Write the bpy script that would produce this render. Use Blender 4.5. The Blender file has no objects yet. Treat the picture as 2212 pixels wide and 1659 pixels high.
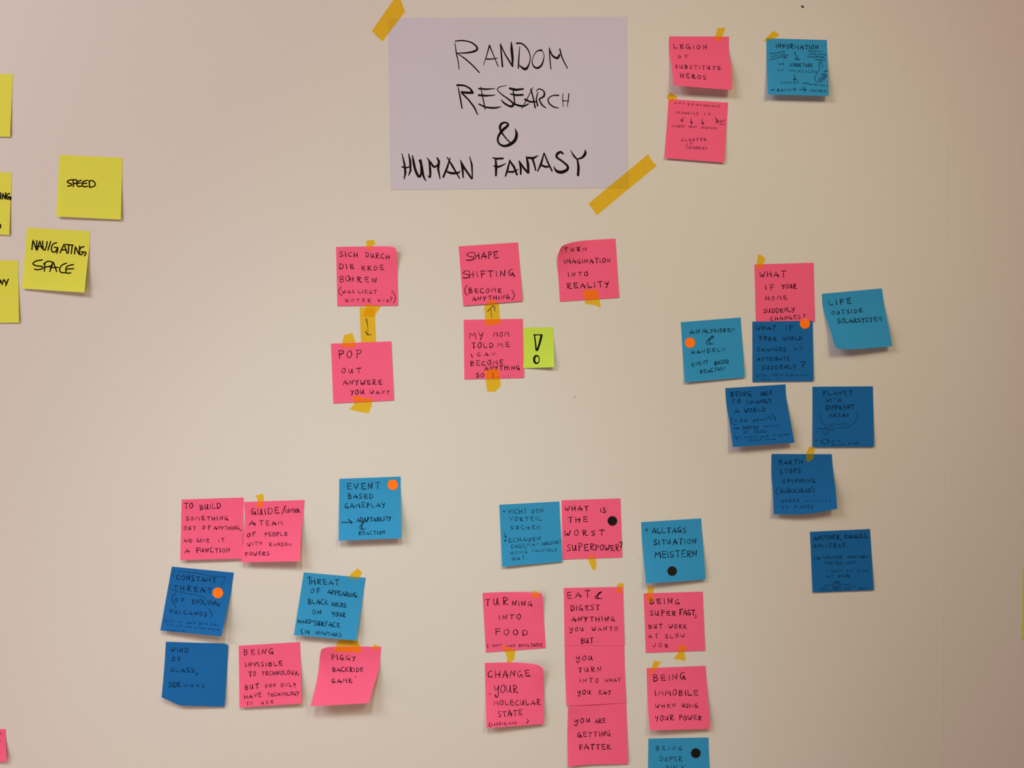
import bpy, bmesh, math, random
from mathutils import Vector
from mathutils.bvhtree import BVHTree

# ---------------------------------------------------------------- camera, world, lamps, exposure
S = 0.000574          # metres on the wall per photograph pixel (the poster is an A4 sheet)
D = 1.06              # the phone is held about a metre from the wall
ZC = 1.45             # height of the middle of the photograph above the floor
CX, CY = 1106.0, 829.5
scene = bpy.context.scene
C = scene.collection
cam_d = bpy.data.cameras.new('camera')
cam = bpy.data.objects.new('camera', cam_d)
C.objects.link(cam)
cam.location = (0, -D, ZC)
cam.rotation_euler = (math.radians(90), 0, 0)
cam_d.sensor_width = 36.0
cam_d.lens = 36.0 * D / (2212 * S)
cam_d.clip_start = 0.01
scene.camera = cam

world = bpy.data.worlds.new('world')
world.use_nodes = True
world.node_tree.nodes['Background'].inputs[0].default_value = (0.0274, 0.0142, 0.0044, 1)
world.node_tree.nodes['Background'].inputs[1].default_value = 1.0
scene.world = world


def lamp(kind, name, loc, target, size, watts, rgb):
    l = bpy.data.lights.new(name, 'AREA' if kind == 'area' else 'SPOT')
    if kind == 'area':
        l.shape = 'RECTANGLE'
        l.size, l.size_y = size
    else:
        l.spot_size = math.radians(size)
        l.spot_blend = 1.0
        l.shadow_soft_size = 0.16
    l.energy = watts
    l.color = rgb
    o = bpy.data.objects.new(name, l)
    C.objects.link(o)
    o.location = loc
    o.rotation_euler = (Vector(target) - Vector(loc)).to_track_quat('-Z', 'Y').to_euler()
    return o


# name, place, aimed at, size, watts, colour
LAMPS = [
    ('area', 'ceiling_lamp', (-1.6, -1.6, 2.72), (-0.6, 0, 1.2), (1.2, 0.6), 29.252, (0.9988, 0.9458, 1.0)),
    ('area', 'ceiling_lamp', (1.0, -1.6, 2.72), (0.5, 0, 1.3), (1.2, 0.6), 8.545, (1.0, 0.5443, 0.3065)),
    ('spot', 'fill_spot', (0.7, -1.7, 2.7), (0.1, 0, 1.45), 36, 42.679, (0.774, 1.0, 0.614)),  # added spot, no known fixture: brightens the middle and tints it greenish
    ('area', 'left_fill', (-2.4, -1.3, 0.9), (-0.5, 0, 1.0), (1.6, 1.6), 22.338, (1.0, 0.7992, 0.8604)),  # broad soft fill added for the brighter left side; no window known there
    ('area', 'floor_fill', (-0.6, -1.0, 0.06), (-0.25, 0, 1.1), (1.6, 1.2), 6.622, (1.0, 0.5583, 0.2555)),  # area light added low down as fill; there is no floor to bounce from
    ('spot', 'fill_spot', (-0.2, -1.5, 2.7), (-0.2, 0, 0.9), 34, 62.093, (0.7838, 0.992, 1.0)),  # second added spot, lifts the wall below and left of centre
    ('area', 'ceiling_lamp', (0.2, -2.4, 2.72), (0.1, 0, 1.3), (1.6, 0.4), 10.951, (1.0, 0.705, 0.5069)),
]
for a in LAMPS:
    lamp(*a)

vs = scene.view_settings
vs.view_transform = 'Standard'
vs.look = 'None'
vs.exposure = 0.0
vs.gamma = 1.0
vs.use_curve_mapping = False

# ---------------------------------------------------------------- materials


def shader(name, rgb, rough=0.85, grain=0.06, scale=900.0, bump=0.0, bscale=400.0, thin=0.0):
    m = bpy.data.materials.new(name)
    m.use_nodes = True
    nt = m.node_tree
    b = nt.nodes['Principled BSDF']
    b.inputs['Roughness'].default_value = rough
    b.inputs['Specular IOR Level'].default_value = 0.12
    tc = nt.nodes.new('ShaderNodeTexCoord')
    no = nt.nodes.new('ShaderNodeTexNoise')
    no.inputs['Scale'].default_value = scale
    no.inputs['Detail'].default_value = 3.0
    nt.links.new(tc.outputs['Object'], no.inputs['Vector'])
    mx = nt.nodes.new('ShaderNodeMix')
    mx.data_type = 'RGBA'
    lo = [max(0, c * (1 - grain)) for c in rgb] + [1]
    hi = [min(1, c * (1 + grain)) for c in rgb] + [1]
    mx.inputs[6].default_value = lo
    mx.inputs[7].default_value = hi
    nt.links.new(no.outputs['Fac'], mx.inputs[0])
    nt.links.new(mx.outputs[2], b.inputs['Base Color'])
    if thin:
        tl = nt.nodes.new('ShaderNodeBsdfTranslucent')
        ms = nt.nodes.new('ShaderNodeMixShader')
        ms.inputs[0].default_value = thin
        nt.links.new(mx.outputs[2], tl.inputs['Color'])
        nt.links.new(b.outputs[0], ms.inputs[1])
        nt.links.new(tl.outputs[0], ms.inputs[2])
        nt.links.new(ms.outputs[0], nt.nodes['Material Output'].inputs['Surface'])
    if bump:
        n2 = nt.nodes.new('ShaderNodeTexNoise')
        n2.inputs['Scale'].default_value = bscale
        nt.links.new(tc.outputs['Object'], n2.inputs['Vector'])
        bp = nt.nodes.new('ShaderNodeBump')
        bp.inputs['Strength'].default_value = bump
        bp.inputs['Distance'].default_value = 0.001
        nt.links.new(n2.outputs['Fac'], bp.inputs['Height'])
        nt.links.new(bp.outputs['Normal'], b.inputs['Normal'])
    return m


def film(name, diffuse, through, cover, grain=0.0):
    """a thin see-through layer: tape or pen ink, tinting what lies under it"""
    m = bpy.data.materials.new(name)
    m.use_nodes = True
    nt = m.node_tree
    nt.nodes.clear()
    out = nt.nodes.new('ShaderNodeOutputMaterial')
    mix = nt.nodes.new('ShaderNodeMixShader')
    tr = nt.nodes.new('ShaderNodeBsdfTransparent')
    df = nt.nodes.new('ShaderNodeBsdfDiffuse')
    tr.inputs[0].default_value = (*through, 1)
    df.inputs[0].default_value = (*diffuse, 1)
    mix.inputs[0].default_value = cover
    if grain:
        tc = nt.nodes.new('ShaderNodeTexCoord')
        no = nt.nodes.new('ShaderNodeTexNoise')
        no.inputs['Scale'].default_value = 220.0
        no.inputs['Detail'].default_value = 4.0
        mr = nt.nodes.new('ShaderNodeMapRange')
        mr.inputs['To Min'].default_value = cover - grain
        mr.inputs['To Max'].default_value = cover + grain
        nt.links.new(tc.outputs['Object'], no.inputs['Vector'])
        nt.links.new(no.outputs['Fac'], mr.inputs['Value'])
        nt.links.new(mr.outputs[0], mix.inputs[0])
    nt.links.new(tr.outputs[0], mix.inputs[1])
    nt.links.new(df.outputs[0], mix.inputs[2])
    nt.links.new(mix.outputs[0], out.inputs[0])
    return m


M = {
    'wall': shader('painted_wall', (0.62, 0.60, 0.56), 0.8, 0.02, 160.0, 0.06, 700.0),
    'pink': shader('pink_paper', (0.97, 0.128, 0.262), 0.85, 0.13, 900.0, 0.05, thin=0.14),
    'sky': shader('light_blue_paper', (0.036, 0.305, 0.60), 0.85, 0.13, 900.0, 0.05, thin=0.12),
    'navy': shader('deep_blue_paper', (0.0105, 0.138, 0.415), 0.85, 0.13, 900.0, 0.05, thin=0.10),
    'yellow': shader('yellow_paper', (0.735, 0.77, 0.088), 0.85, 0.06, 700.0, 0.05, thin=0.12),
    'lime': shader('lime_paper', (0.55, 0.76, 0.085), 0.85, 0.04, 700.0, 0.05, thin=0.12),
    'white': shader('white_paper', (0.565, 0.545, 0.655), 0.75, 0.02, 500.0, 0.03, thin=0.05),
    'orange': shader('orange_sticker', (1.0, 0.185, 0.008), 0.6, 0.03, 500.0),
    'black': shader('black_sticker', (0.010, 0.008, 0.008), 0.6, 0.1, 500.0),
    'speck': shader('brown_speck', (0.05, 0.015, 0.015), 0.7, 0.2, 900.0),
    'mark': film('grey_smudge', (0.2, 0.18, 0.14), (1, 1, 1), 0.32),
    'tape': film('yellow_tape', (0.98, 0.54, 0.022), (1.0, 0.86, 0.25), 0.20, 0.05),
    'ink': film('black_ink', (0.012, 0.005, 0.010), (1, 1, 1), 0.80, 0.12),
    'ink_sky': film('black_ink_on_light_blue', (0.006, 0.014, 0.026), (1, 1, 1), 0.80, 0.12),
    'ink_navy': film('black_ink_on_dark_blue', (0.005, 0.012, 0.022), (1, 1, 1), 0.64, 0.12),
    'ink_pale': film('worn_pen_ink', (0.006, 0.014, 0.026), (1, 1, 1), 0.52, 0.16),
    'fine': film('fine_ink', (0.012, 0.008, 0.012), (1, 1, 1), 0.68, 0.12),
    'fine_navy': film('fine_ink_on_dark_blue', (0.006, 0.014, 0.025), (1, 1, 1), 0.46, 0.14),
    'marker': film('marker_ink', (0.010, 0.007, 0.006), (1, 1, 1), 0.97),
}

# ---------------------------------------------------------------- helpers


def world_at(px, py, h=0.0):
    """the point h metres in front of the wall that the photograph shows at (px, py)"""
    k = (D - h) / D * S
    return Vector(((px - CX) * k, -h, ZC + (CY - py) * k))


EYE = Vector((0, -D, ZC))


def hit(bvh, px, py):
    d = (world_at(px, py) - EYE).normalized()
    p = bvh.ray_cast(EYE, d)[0]
    if p is None:
        p = bvh.find_nearest(world_at(px, py))[0]
    return -p.y


def mesh_obj(name, verts, faces, mat, parent=None, loc=Vector((0, 0, 0)), smooth=True):
    me = bpy.data.meshes.new(name)
    me.from_pydata([tuple(Vector(v) - loc) for v in verts], [], faces)
    me.materials.append(mat)
    if smooth:
        for p in me.polygons:
            p.use_smooth = True
    o = bpy.data.objects.new(name, me)
    C.objects.link(o)
    if parent:
        o.parent = parent
    else:
        o.location = loc
    return o


def thing(name, label, cat, loc, group=None):
    o = bpy.data.objects.new(name, None)
    o.empty_display_size = 0.02
    C.objects.link(o)
    o.location = loc
    o['label'] = label
    o['category'] = cat
    if group:
        o['group'] = group
    return o


def tag(o, label, cat, group=None):
    o['label'] = label
    o['category'] = cat
    if group:
        o['group'] = group
    return o


def chord(pts, n):
    """Catmull-Rom through pts, n+1 samples evenly spaced along it"""
    if len(pts) == 2:
        a, b = pts
        return [(a[0] + (b[0] - a[0]) * i / n, a[1] + (b[1] - a[1]) * i / n) for i in range(n + 1)]
    d = spline(pts, 10)
    L = [0.0]
    for a, b in zip(d, d[1:]):
        L.append(L[-1] + math.hypot(b[0] - a[0], b[1] - a[1]))
    out, j = [], 0
    for i in range(n + 1):
        t = L[-1] * i / n
        while j < len(L) - 2 and L[j + 1] < t:
            j += 1
        f = (t - L[j]) / max(1e-9, L[j + 1] - L[j])
        out.append((d[j][0] + (d[j + 1][0] - d[j][0]) * f, d[j][1] + (d[j + 1][1] - d[j][1]) * f))
    return out


def spline(p, k=6):
    q = [p[0]] + list(p) + [p[-1]]
    out = []
    for i in range(1, len(q) - 2):
        a, b, c, e = q[i - 1], q[i], q[i + 1], q[i + 2]
        for s in range(k):
            t = s / k
            out.append(tuple(0.5 * (2 * b[m] + (c[m] - a[m]) * t + (2 * a[m] - 5 * b[m] + 4 * c[m] - e[m]) * t * t
                                    + (3 * b[m] - a[m] - 3 * c[m] + e[m]) * t ** 3) for m in range(len(b))))
    out.append(tuple(p[-1]))
    return out


# hand-printed capitals: (width, strokes); a leading ~ marks a curved stroke; y 0 = baseline, 1 = cap height
F = {
    'A': (.8, '0,-.06 .42,1 .8,-.04|.1,.33 .9,.3'),
    'B': (.7, '.1,1 .14,0|~0,.95 .35,1 .56,.85 .45,.6 .15,.52|~.15,.52 .52,.5 .7,.25 .5,.0 .14,-.03'),
    'C': (.7, '~.65,.92 .4,1 .1,.7 .05,.35 .25,.02 .7,.06'),
    'D': (.72, '.1,.92 .13,0|~0,.96 .32,1 .66,.78 .7,.4 .5,.06 .13,-.02'),
    'E': (.68, '.1,1 .13,.02 .72,.05|0,.96 .62,1|.1,.5 .56,.54'),
    'F': (.66, '.12,1 .17,-.06|0,.96 .68,1|.1,.5 .6,.53'),
    'G': (.72, '~.6,.96 .32,1 .06,.65 .05,.25 .25,.02 .5,.2 .6,.42|.34,.4 .6,.42 .74,-.1'),
    'H': (.68, '0,1 .08,0|.6,1 .66,0|.03,.47 .7,.5'),
    'I': (.14, '.02,1 .12,0'),
    'J': (.6, '~0,.55 .1,.1 .32,0 .52,.25 .58,1'),
    'K': (.66, '0,1 .06,0|.6,.96 .1,.45 .68,0'),
    'L': (.62, '~0,1 .03,.35 .12,.04 .32,0 .65,.1'),
    'M': (.86, '0,0 .1,1 .42,.4 .74,1 .88,0'),
    'N': (.68, '.02,0 .05,1 .58,.03 .68,1'),
    'O': (.64, '~.3,1 .08,.78 .02,.35 .26,0 .54,.16 .63,.6 .5,.95 .4,1'),
    'P': (.62, '.12,1 .16,-.06|~0,.93 .32,1 .62,.85 .52,.58 .14,.46'),
    'Q': (.66, '~.38,1 .08,.75 .03,.3 .28,0 .56,.2 .62,.68 .42,.98 .26,.92|.36,.3 .7,-.1'),
    'R': (.72, '.12,1 .14,0|~0,.92 .3,1 .6,.85 .5,.6 .16,.46|~.16,.46 .34,.3 .46,.08 .76,-.02'),
    'S': (.58, '~.58,.92 .3,1 .05,.8 .18,.58 .48,.38 .55,.14 .32,0 .04,.06'),
    'T': (.76, '0,.96 .76,1|.4,.98 .44,-.02'),
    'U': (.7, '~0,1 .02,.32 .2,.04 .42,.2 .56,.9|.56,.98 .59,.16 .72,0'),
    'V': (.62, '0,1 .32,0 .64,1'),
    'W': (.86, '~0,1 .06,.25 .2,.03 .38,.3 .44,.5 .46,.16 .6,.02 .78,.35 .86,1'),
    'X': (.64, '0,1 .65,0|.62,1 0,0'),
    'Y': (.66, '~0,1 .1,.58 .3,.52 .48,.66|.66,1 .26,-.16'),
    'y': (.64, '~0,.95 .08,.45 .32,.36 .6,.85|~.62,1 .56,.0 .42,-.5 .16,-.5 .06,-.22'),
    'Ö': (.62, '~.38,.9 .08,.7 .03,.3 .28,0 .56,.2 .62,.6 .42,.88 .26,.82|.1,1.12 .56,1.18'),
    'Ü': (.7, '~0,.9 .02,.3 .2,.04 .42,.2 .56,.9|.56,.9 .59,.16 .72,0|.05,1.12 .62,1.16'),
    '&': (.95, '~.95,.03 .6,-.02 .2,.05 .03,.3 .2,.5 .55,.72 .85,.95 .68,1.02 .42,.75 .36,.4 .5,.05'),
    '?': (.5, '~0,.84 .2,1 .46,.88 .4,.6 .24,.42 .22,.28|.2,.06 .24,.02'),
    '.': (.12, '.02,.05 .08,.02'),
    ',': (.16, '.12,.08 .02,-.28'),
    '-': (.4, '0,.45 .4,.48'),
    '(': (.3, '~.3,1.15 .04,.75 .02,.3 .28,-.15'),
    ')': (.3, '~.02,1.15 .26,.75 .28,.3 .05,-.15'),
}


def letter_strokes(text, xl, yl, xr, yr, h, rnd):
    """one word as strokes in pixels: left baseline, right baseline, cap height"""
    n = len(text)
    Wl = sum(F[c][0] for c in text)
    gap = 0.26
    sx = (xr - xl) / max(.14, Wl + gap * (n - 1))
    if n > 1 and sx > .95 * h:                 # a roomy word: widen the gaps more than the letters
        sx = .95 * h * (sx / (.95 * h)) ** .45
        gap = ((xr - xl) / sx - Wl) / (n - 1)
    if n == 1:
        sx = (xr - xl) / max(.14, Wl)
    out, x = [], 0.0
    for ch in text:
        w, src = F[ch]
        js, jy, jr = rnd.uniform(.86, 1.1), rnd.uniform(-.05, .07), rnd.uniform(-.12, .08)
        for st in src.split('|'):
            curve = st[0] == '~'
            pts = [tuple(float(v) for v in p.split(',')) for p in st.lstrip('~').split(' ')]
            pts = [(a + rnd.uniform(-.045, .045), b + rnd.uniform(-.045, .045)) for a, b in pts]
            if curve:
                pts = spline(pts, 5)
            q = []
            for a, b in pts:
                gx = xl + sx * (x + a) + jr * b * h * .6
                t = (gx - xl) / max(1.0, xr - xl)
                q.append((gx, yl + (yr - yl) * t - (b * js + jy) * h))
            out.append(q)
        x += w + gap
    return out


class Ink:
    """pen strokes gathered into one mesh lying on a sheet"""

    def __init__(self, bvh, lift=0.00006):
        self.v, self.f, self.b, self.n, self.lift = [], [], bvh, 0, lift

    def stroke(self, pts, w):
        """pts in photograph pixels, (x, y) or (x, y, width)"""
        p = [(q[0], q[1], q[2] if len(q) > 2 else w) for q in pts]
        if all(math.hypot(a[0] - b[0], a[1] - b[1]) < 1e-6 for a, b in zip(p, p[1:])):
            return
        # resample
        d = [p[0]]
        for a, b in zip(p, p[1:]):
            L = math.hypot(b[0] - a[0], b[1] - a[1])
            if L < 1e-6:
                continue
            k = max(1, int(L / 4))
            for i in range(1, k + 1):
                t = i / k
                d.append(tuple(a[m] + (b[m] - a[m]) * t for m in range(3)))
        # round ends
        def ext(a, b):
            L = math.hypot(a[0] - b[0], a[1] - b[1]) or 1
            ux, uy = (a[0] - b[0]) / L, (a[1] - b[1]) / L
            r = a[2] / 2
            return [(a[0] + ux * r * .95, a[1] + uy * r * .95, a[2] * .3), (a[0] + ux * r * .6, a[1] + uy * r * .6, a[2] * .75)]
        d = ext(d[0], d[1]) + d + ext(d[-1], d[-2])[::-1]
        off = self.lift + 0.0000012 * (self.n % 40)
        self.n += 1
        base = len(self.v)
        N = len(d)
        for i, (x, y, ww) in enumerate(d):
            a, b = d[max(0, i - 1)], d[min(N - 1, i + 1)]
            tx, ty = b[0] - a[0], b[1] - a[1]
            L = math.hypot(tx, ty) or 1
            nx, ny = -ty / L * ww / 2, tx / L * ww / 2
            for sx, sy in ((x + nx, y + ny), (x - nx, y - ny)):
                h = hit(self.b, sx, sy) if self.b else 0.0
                self.v.append(world_at(sx, sy, h + off))
        for i in range(N - 1):
            k = base + 2 * i
            self.f.append((k, k + 1, k + 3, k + 2))

    def disc(self, x, y, r):
        base = len(self.v)
        h = hit(self.b, x, y) + self.lift
        self.v.append(world_at(x, y, h))
        for i in range(14):
            a = i * math.tau / 14
            self.v.append(world_at(x + r * math.cos(a), y + r * math.sin(a), hit(self.b, x + r * math.cos(a), y + r * math.sin(a)) + self.lift))
        for i in range(14):
            self.f.append((base, base + 1 + i, base + 1 + (i + 1) % 14))

    def build(self, name, mat, parent, loc):
        return mesh_obj(name, self.v, self.f, mat, parent, loc, False) if self.v else None


UNDER = []      # BVH trees of every sheet already on the wall


def sheet(corners, edges, lifts, h0, n=26):
    """a sheet of paper from its four corners (TL TR BR BL, pixels), edge bends and corner lifts (mm)"""
    TL, TR, BR, BL = corners
    top = chord([TL] + edges.get('top', []) + [TR], n)
    bot = chord([BL] + edges.get('bottom', []) + [BR], n)
    lef = chord([TL] + edges.get('left', []) + [BL], n)
    rig = chord([TR] + edges.get('right', []) + [BR], n)
    bl, br, tl, tr = lifts
    verts = []
    for j in range(n + 1):
        v = j / n
        for i in range(n + 1):
            u = i / n
            p = []
            for m in (0, 1):
                c = (1 - v) * top[i][m] + v * bot[i][m] + (1 - u) * lef[j][m] + u * rig[j][m]
                c -= (1 - u) * (1 - v) * TL[m] + u * (1 - v) * TR[m] + u * v * BR[m] + (1 - u) * v * BL[m]
                p.append(c)
            f = max(0.0, (v - .14) / .86) ** 1.6
            h = h0 + f * ((1 - u) * bl + u * br)
            h += tl * max(0, 1 - math.hypot(u, v) / .55) ** 1.7 + tr * max(0, 1 - math.hypot(1 - u, v) / .55) ** 1.7
            verts.append((p[0], p[1], h * .001))
    W = n + 1
    front = [world_at(*q) for q in verts]
    faces = [(j * W + i, (j + 1) * W + i, (j + 1) * W + i + 1, j * W + i + 1) for j in range(n) for i in range(n)]
    bvh = BVHTree.FromPolygons(front, faces)
    return front, faces, bvh


def drape(poly, lift, step=4.0, solid=0.0):
    """a cut-out pressed onto whatever is under it; returns vertices, faces, BVH"""
    bm = bmesh.new()
    bm.faces.new([bm.verts.new((x, y, 0)) for x, y in poly])
    x0, x1 = min(p[0] for p in poly), max(p[0] for p in poly)
    y0, y1 = min(p[1] for p in poly), max(p[1] for p in poly)
    for ax, lo, hi in ((0, x0, x1), (1, y0, y1)):
        t = lo + step
        while t < hi - .5:
            co = (t, 0, 0) if ax == 0 else (0, t, 0)
            no = (1, 0, 0) if ax == 0 else (0, 1, 0)
            bmesh.ops.bisect_plane(bm, geom=bm.verts[:] + bm.edges[:] + bm.faces[:], plane_co=co, plane_no=no)
            t += step
    bmesh.ops.triangulate(bm, faces=[f for f in bm.faces if len(f.verts) > 4])
    bm.verts.index_update()
    V = []
    for v in bm.verts:
        h = 0.0
        d = (world_at(v.co.x, v.co.y) - EYE).normalized()
        for b in UNDER:
            p = b.ray_cast(EYE, d)[0]
            if p is not None:
                h = max(h, -p.y)
        V.append(world_at(v.co.x, v.co.y, h + lift))
    # image y runs down, so the outline is wound the other way round in the wall plane
    faces = [tuple(v.index for v in f.verts) for f in bm.faces]
    rim = [(e.verts[0].index, e.verts[1].index) for e in bm.edges if len(e.link_faces) == 1]
    bm.free()
    bvh = BVHTree.FromPolygons(V, faces)
    if solid:
        N = len(V)
        V = V + [p + Vector((0, solid, 0)) for p in V]
        faces = faces + [tuple(N + k for k in f[::-1]) for f in faces] + [(2 * N + a, 2 * N + b, 3 * N + b, 3 * N + a) for a, b in rim]
        V = V + V
    return V, faces, bvh


def conv(crop, pts):
    ox, oy, k = crop
    return [tuple([ox + p[0] / k, oy + p[1] / k] + [q / k for q in p[2:]]) for p in pts]


def P(s):
    return [tuple(float(a) for a in p.split(',')) for p in s.split()]


def ink_lines(ink, crop, strokes, w):
    """strokes: strings of points, ~ for curved; o:x,y,rx,ry,w0,w1 for rings; .:x,y,r for dots"""
    ox, oy, k = crop
    for s in strokes:
        if s.startswith('o:'):
            x, y, rx, ry, w0, w1 = (float(a) for a in s[2:].split(','))
            pts = []
            for i in range(25):
                a = i * math.tau / 24 - 1.2
                pts.append((x + rx * math.cos(a), y + ry * math.sin(a), w0 + (w1 - w0) * (0.5 - 0.5 * math.cos(a))))
            ink.stroke(conv(crop, pts), w)
        elif s.startswith('.:'):
            x, y, r = (float(a) for a in s[2:].split(','))
            ink.disc(ox + x / k, oy + y / k, r / k)
        else:
            p = P(s.lstrip('~'))
            if s[0] == '~':
                p = spline(p, 6)
            ink.stroke(conv(crop, p), w)


def note(col, crop, corners, label, words='', draw=None, pen=None, lifts=(1, 1, 0, 0), h0=0.25, edges=None,
         w=2.1, name='sticky_note', group=None, cat='sticky note', pale=False):
    cs = conv(crop, P(corners))
    ed = {k: conv(crop, P(v)) for k, v in (edges or {}).items()}
    V, Fc, bvh = sheet(cs, ed, lifts, h0)
    mid = world_at((cs[0][0] + cs[1][0]) / 2, (cs[0][1] + cs[1][1]) / 2)
    root = thing(name, label, cat, mid, group)
    mesh_obj('paper', V, Fc, M[col], root, mid)
    rnd = random.Random(label)
    pen_ink = M[{'yellow': 'marker', 'lime': 'marker', 'sky': 'ink_sky', 'navy': 'ink_navy'}.get(col, 'ink')]
    if pale:
        pen_ink = M['ink_pale']
    pen_fine = M['fine_navy' if col == 'navy' else 'fine']
    ox, oy, k = crop
    rows, last = [], None
    for item in words.split(';'):
        q = item.split()
        if not q:
            continue
        t, n5 = q[0], [float(a) for a in q[1:6]]
        xl, yl, xr, yr, hh = ox + n5[0] / k, oy + n5[1] / k, ox + n5[2] / k, oy + n5[3] / k, max(n5[4] / k * .7, n5[4] / k * .97 - 1.3)
        small = hh < 4.6
        if last is None or xl < last - .3 * hh or small != rows[-1][0]:
            rows.append((small, Ink(bvh)))          # a new written line
        last = xr
        ww = min(w * .88, max(1.0, .19 * hh + .2))
        for st in letter_strokes(t, xl, yl, xr, yr, hh, rnd):
            g = rnd.uniform(.8, 1.2)
            rows[-1][1].stroke([(a, b, ww * g * (0.7 + 0.6 * min(1, i / max(1, len(st) - 1)) * rnd.uniform(.3, 1))) for i, (a, b) in enumerate(st)], ww)
    for small, ink in rows:
        ink.build('small_handwriting' if small else 'handwriting', pen_fine if small else pen_ink, root, mid)
    for s in (pen or []):
        one = Ink(bvh)
        ink_lines(one, crop, s if isinstance(s, list) else [s], w * 1.15 if not words else w * .7)
        one.build('handwriting' if not words else 'pen_mark', pen_ink, root, mid)
    for nm, lines, lw in (draw or []):
        d = Ink(bvh)
        ink_lines(d, crop, lines, lw * .8)
        d.build(nm, pen_ink if lw > 1.7 else pen_fine, root, mid)
    UNDER.append(bvh)
    return root


def tape(crop, poly, label, draw=None, lift=.00012):
    p = conv(crop, P(poly))
    V, Fc, bvh = drape(p, lift)
    c = world_at(sum(q[0] for q in p) / len(p), sum(q[1] for q in p) / len(p))
    o = mesh_obj('tape_strip', V, Fc, M['tape'], None, c, True)
    tag(o, label, 'tape', 'torn pieces of yellow tape')
    if draw:
        d = Ink(bvh)
        ink_lines(d, crop, draw, 1.5)
        d.build('drawn_arrow', M['ink'], o, c)
    UNDER.append(bvh)
    return o


def dot(col, crop, x, y, r, label):
    ox, oy, k = crop
    x, y, r = ox + x / k, oy + y / k, r / k
    p = [(x + r * math.cos(i * math.tau / 40), y + r * math.sin(i * math.tau / 40)) for i in range(40)]
    V, Fc, bvh = drape(p, .0002, 4.0, .00012)
    o = mesh_obj('dot_sticker', V, Fc, M[col], None, world_at(x, y), True)
    tag(o, label, 'sticker', col + ' round vote stickers')
    UNDER.append(bvh)
    return o

# ---------------------------------------------------------------- the wall


def box(name, x0, x1, y0, y1, z0, z1, mat):
    v = [(x, y, z) for x in (x0, x1) for y in (y0, y1) for z in (z0, z1)]
    f = [(0, 1, 3, 2), (4, 6, 7, 5), (0, 4, 5, 1), (2, 3, 7, 6), (0, 2, 6, 4), (1, 5, 7, 3)]
    o = mesh_obj(name, v, f, mat, None, Vector((0, 0, 0)), False)
    o['kind'] = 'structure'
    return o


box('wall_back', -2.4, 2.4, 0.0, 0.12, 0.0, 2.8, M['wall'])
wall_v = [world_at(*p) for p in ((-2000, -1500), (4000, -1500), (4000, 3200), (-2000, 3200))]
UNDER.append(BVHTree.FromPolygons(wall_v, [(0, 1, 2, 3)]))

# the joint between two wall panels: a shallow rounded bead running the height of the wall
V, Fc = [], []
prof = [(-4, 0.0), (-2.2, .00005), (0, .00008), (2.2, .00005), (4, 0.0)]
for z in range(0, 29):
    zz = z * .1
    py = CY - (zz - ZC) / S
    px = 2046 - py * 13 / 1659
    for dx, h in prof:
        V.append(((px + dx - CX) * S, -h, zz))
for j in range(28):
    for i in range(4):
        a = j * 5 + i
        Fc.append((a, a + 1, a + 6, a + 5))
o = mesh_obj('trim_1', V, Fc, M['wall'])
o['kind'] = 'structure'

# specks and smudges on the paint
for px, py, pts, mat, nm, lab, ct in (
        (1733, 14.5, '-3.5,-3 -1.5,-1 .5,-3.5 3,-1 3.6,1 2.5,3.2 0,2 -2.5,.5', 'speck', 'wall_chip', 'tiny dark brown chip in the paint above the light blue INFORMATION note', 'chip'),
        (1242, 857, '-2,-1 0,-2 1.8,-1.6 2,1 0.5,2 -1.5,1.2', 'mark', 'wall_smudge', 'tiny grey smudge on bare wall right of the lime exclamation note', 'smudge'),
        (1381.3, 1205, '-.2,-2 .6,-1.6 .8,1 .2,1.6 -1.4,1 -.6,0', 'mark', 'wall_smudge', 'tiny grey nick on the wall just left of the ALLTAGS note', 'smudge'),
        (2143.5, 657, '-1.5,-1 0.5,-1.6 1.6,0 .6,1.4 -1,1.2', 'mark', 'wall_smudge', 'tiny grey smudge right of the faint vertical wall joint', 'smudge')):
    q = [(px + a, py + b) for a, b in P(pts)]
    V, Fc, bv = drape(q, .00012, 4.0)
    tag(mesh_obj(nm, V, Fc, M[mat], None, world_at(px, py), False), lab, ct)

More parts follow.
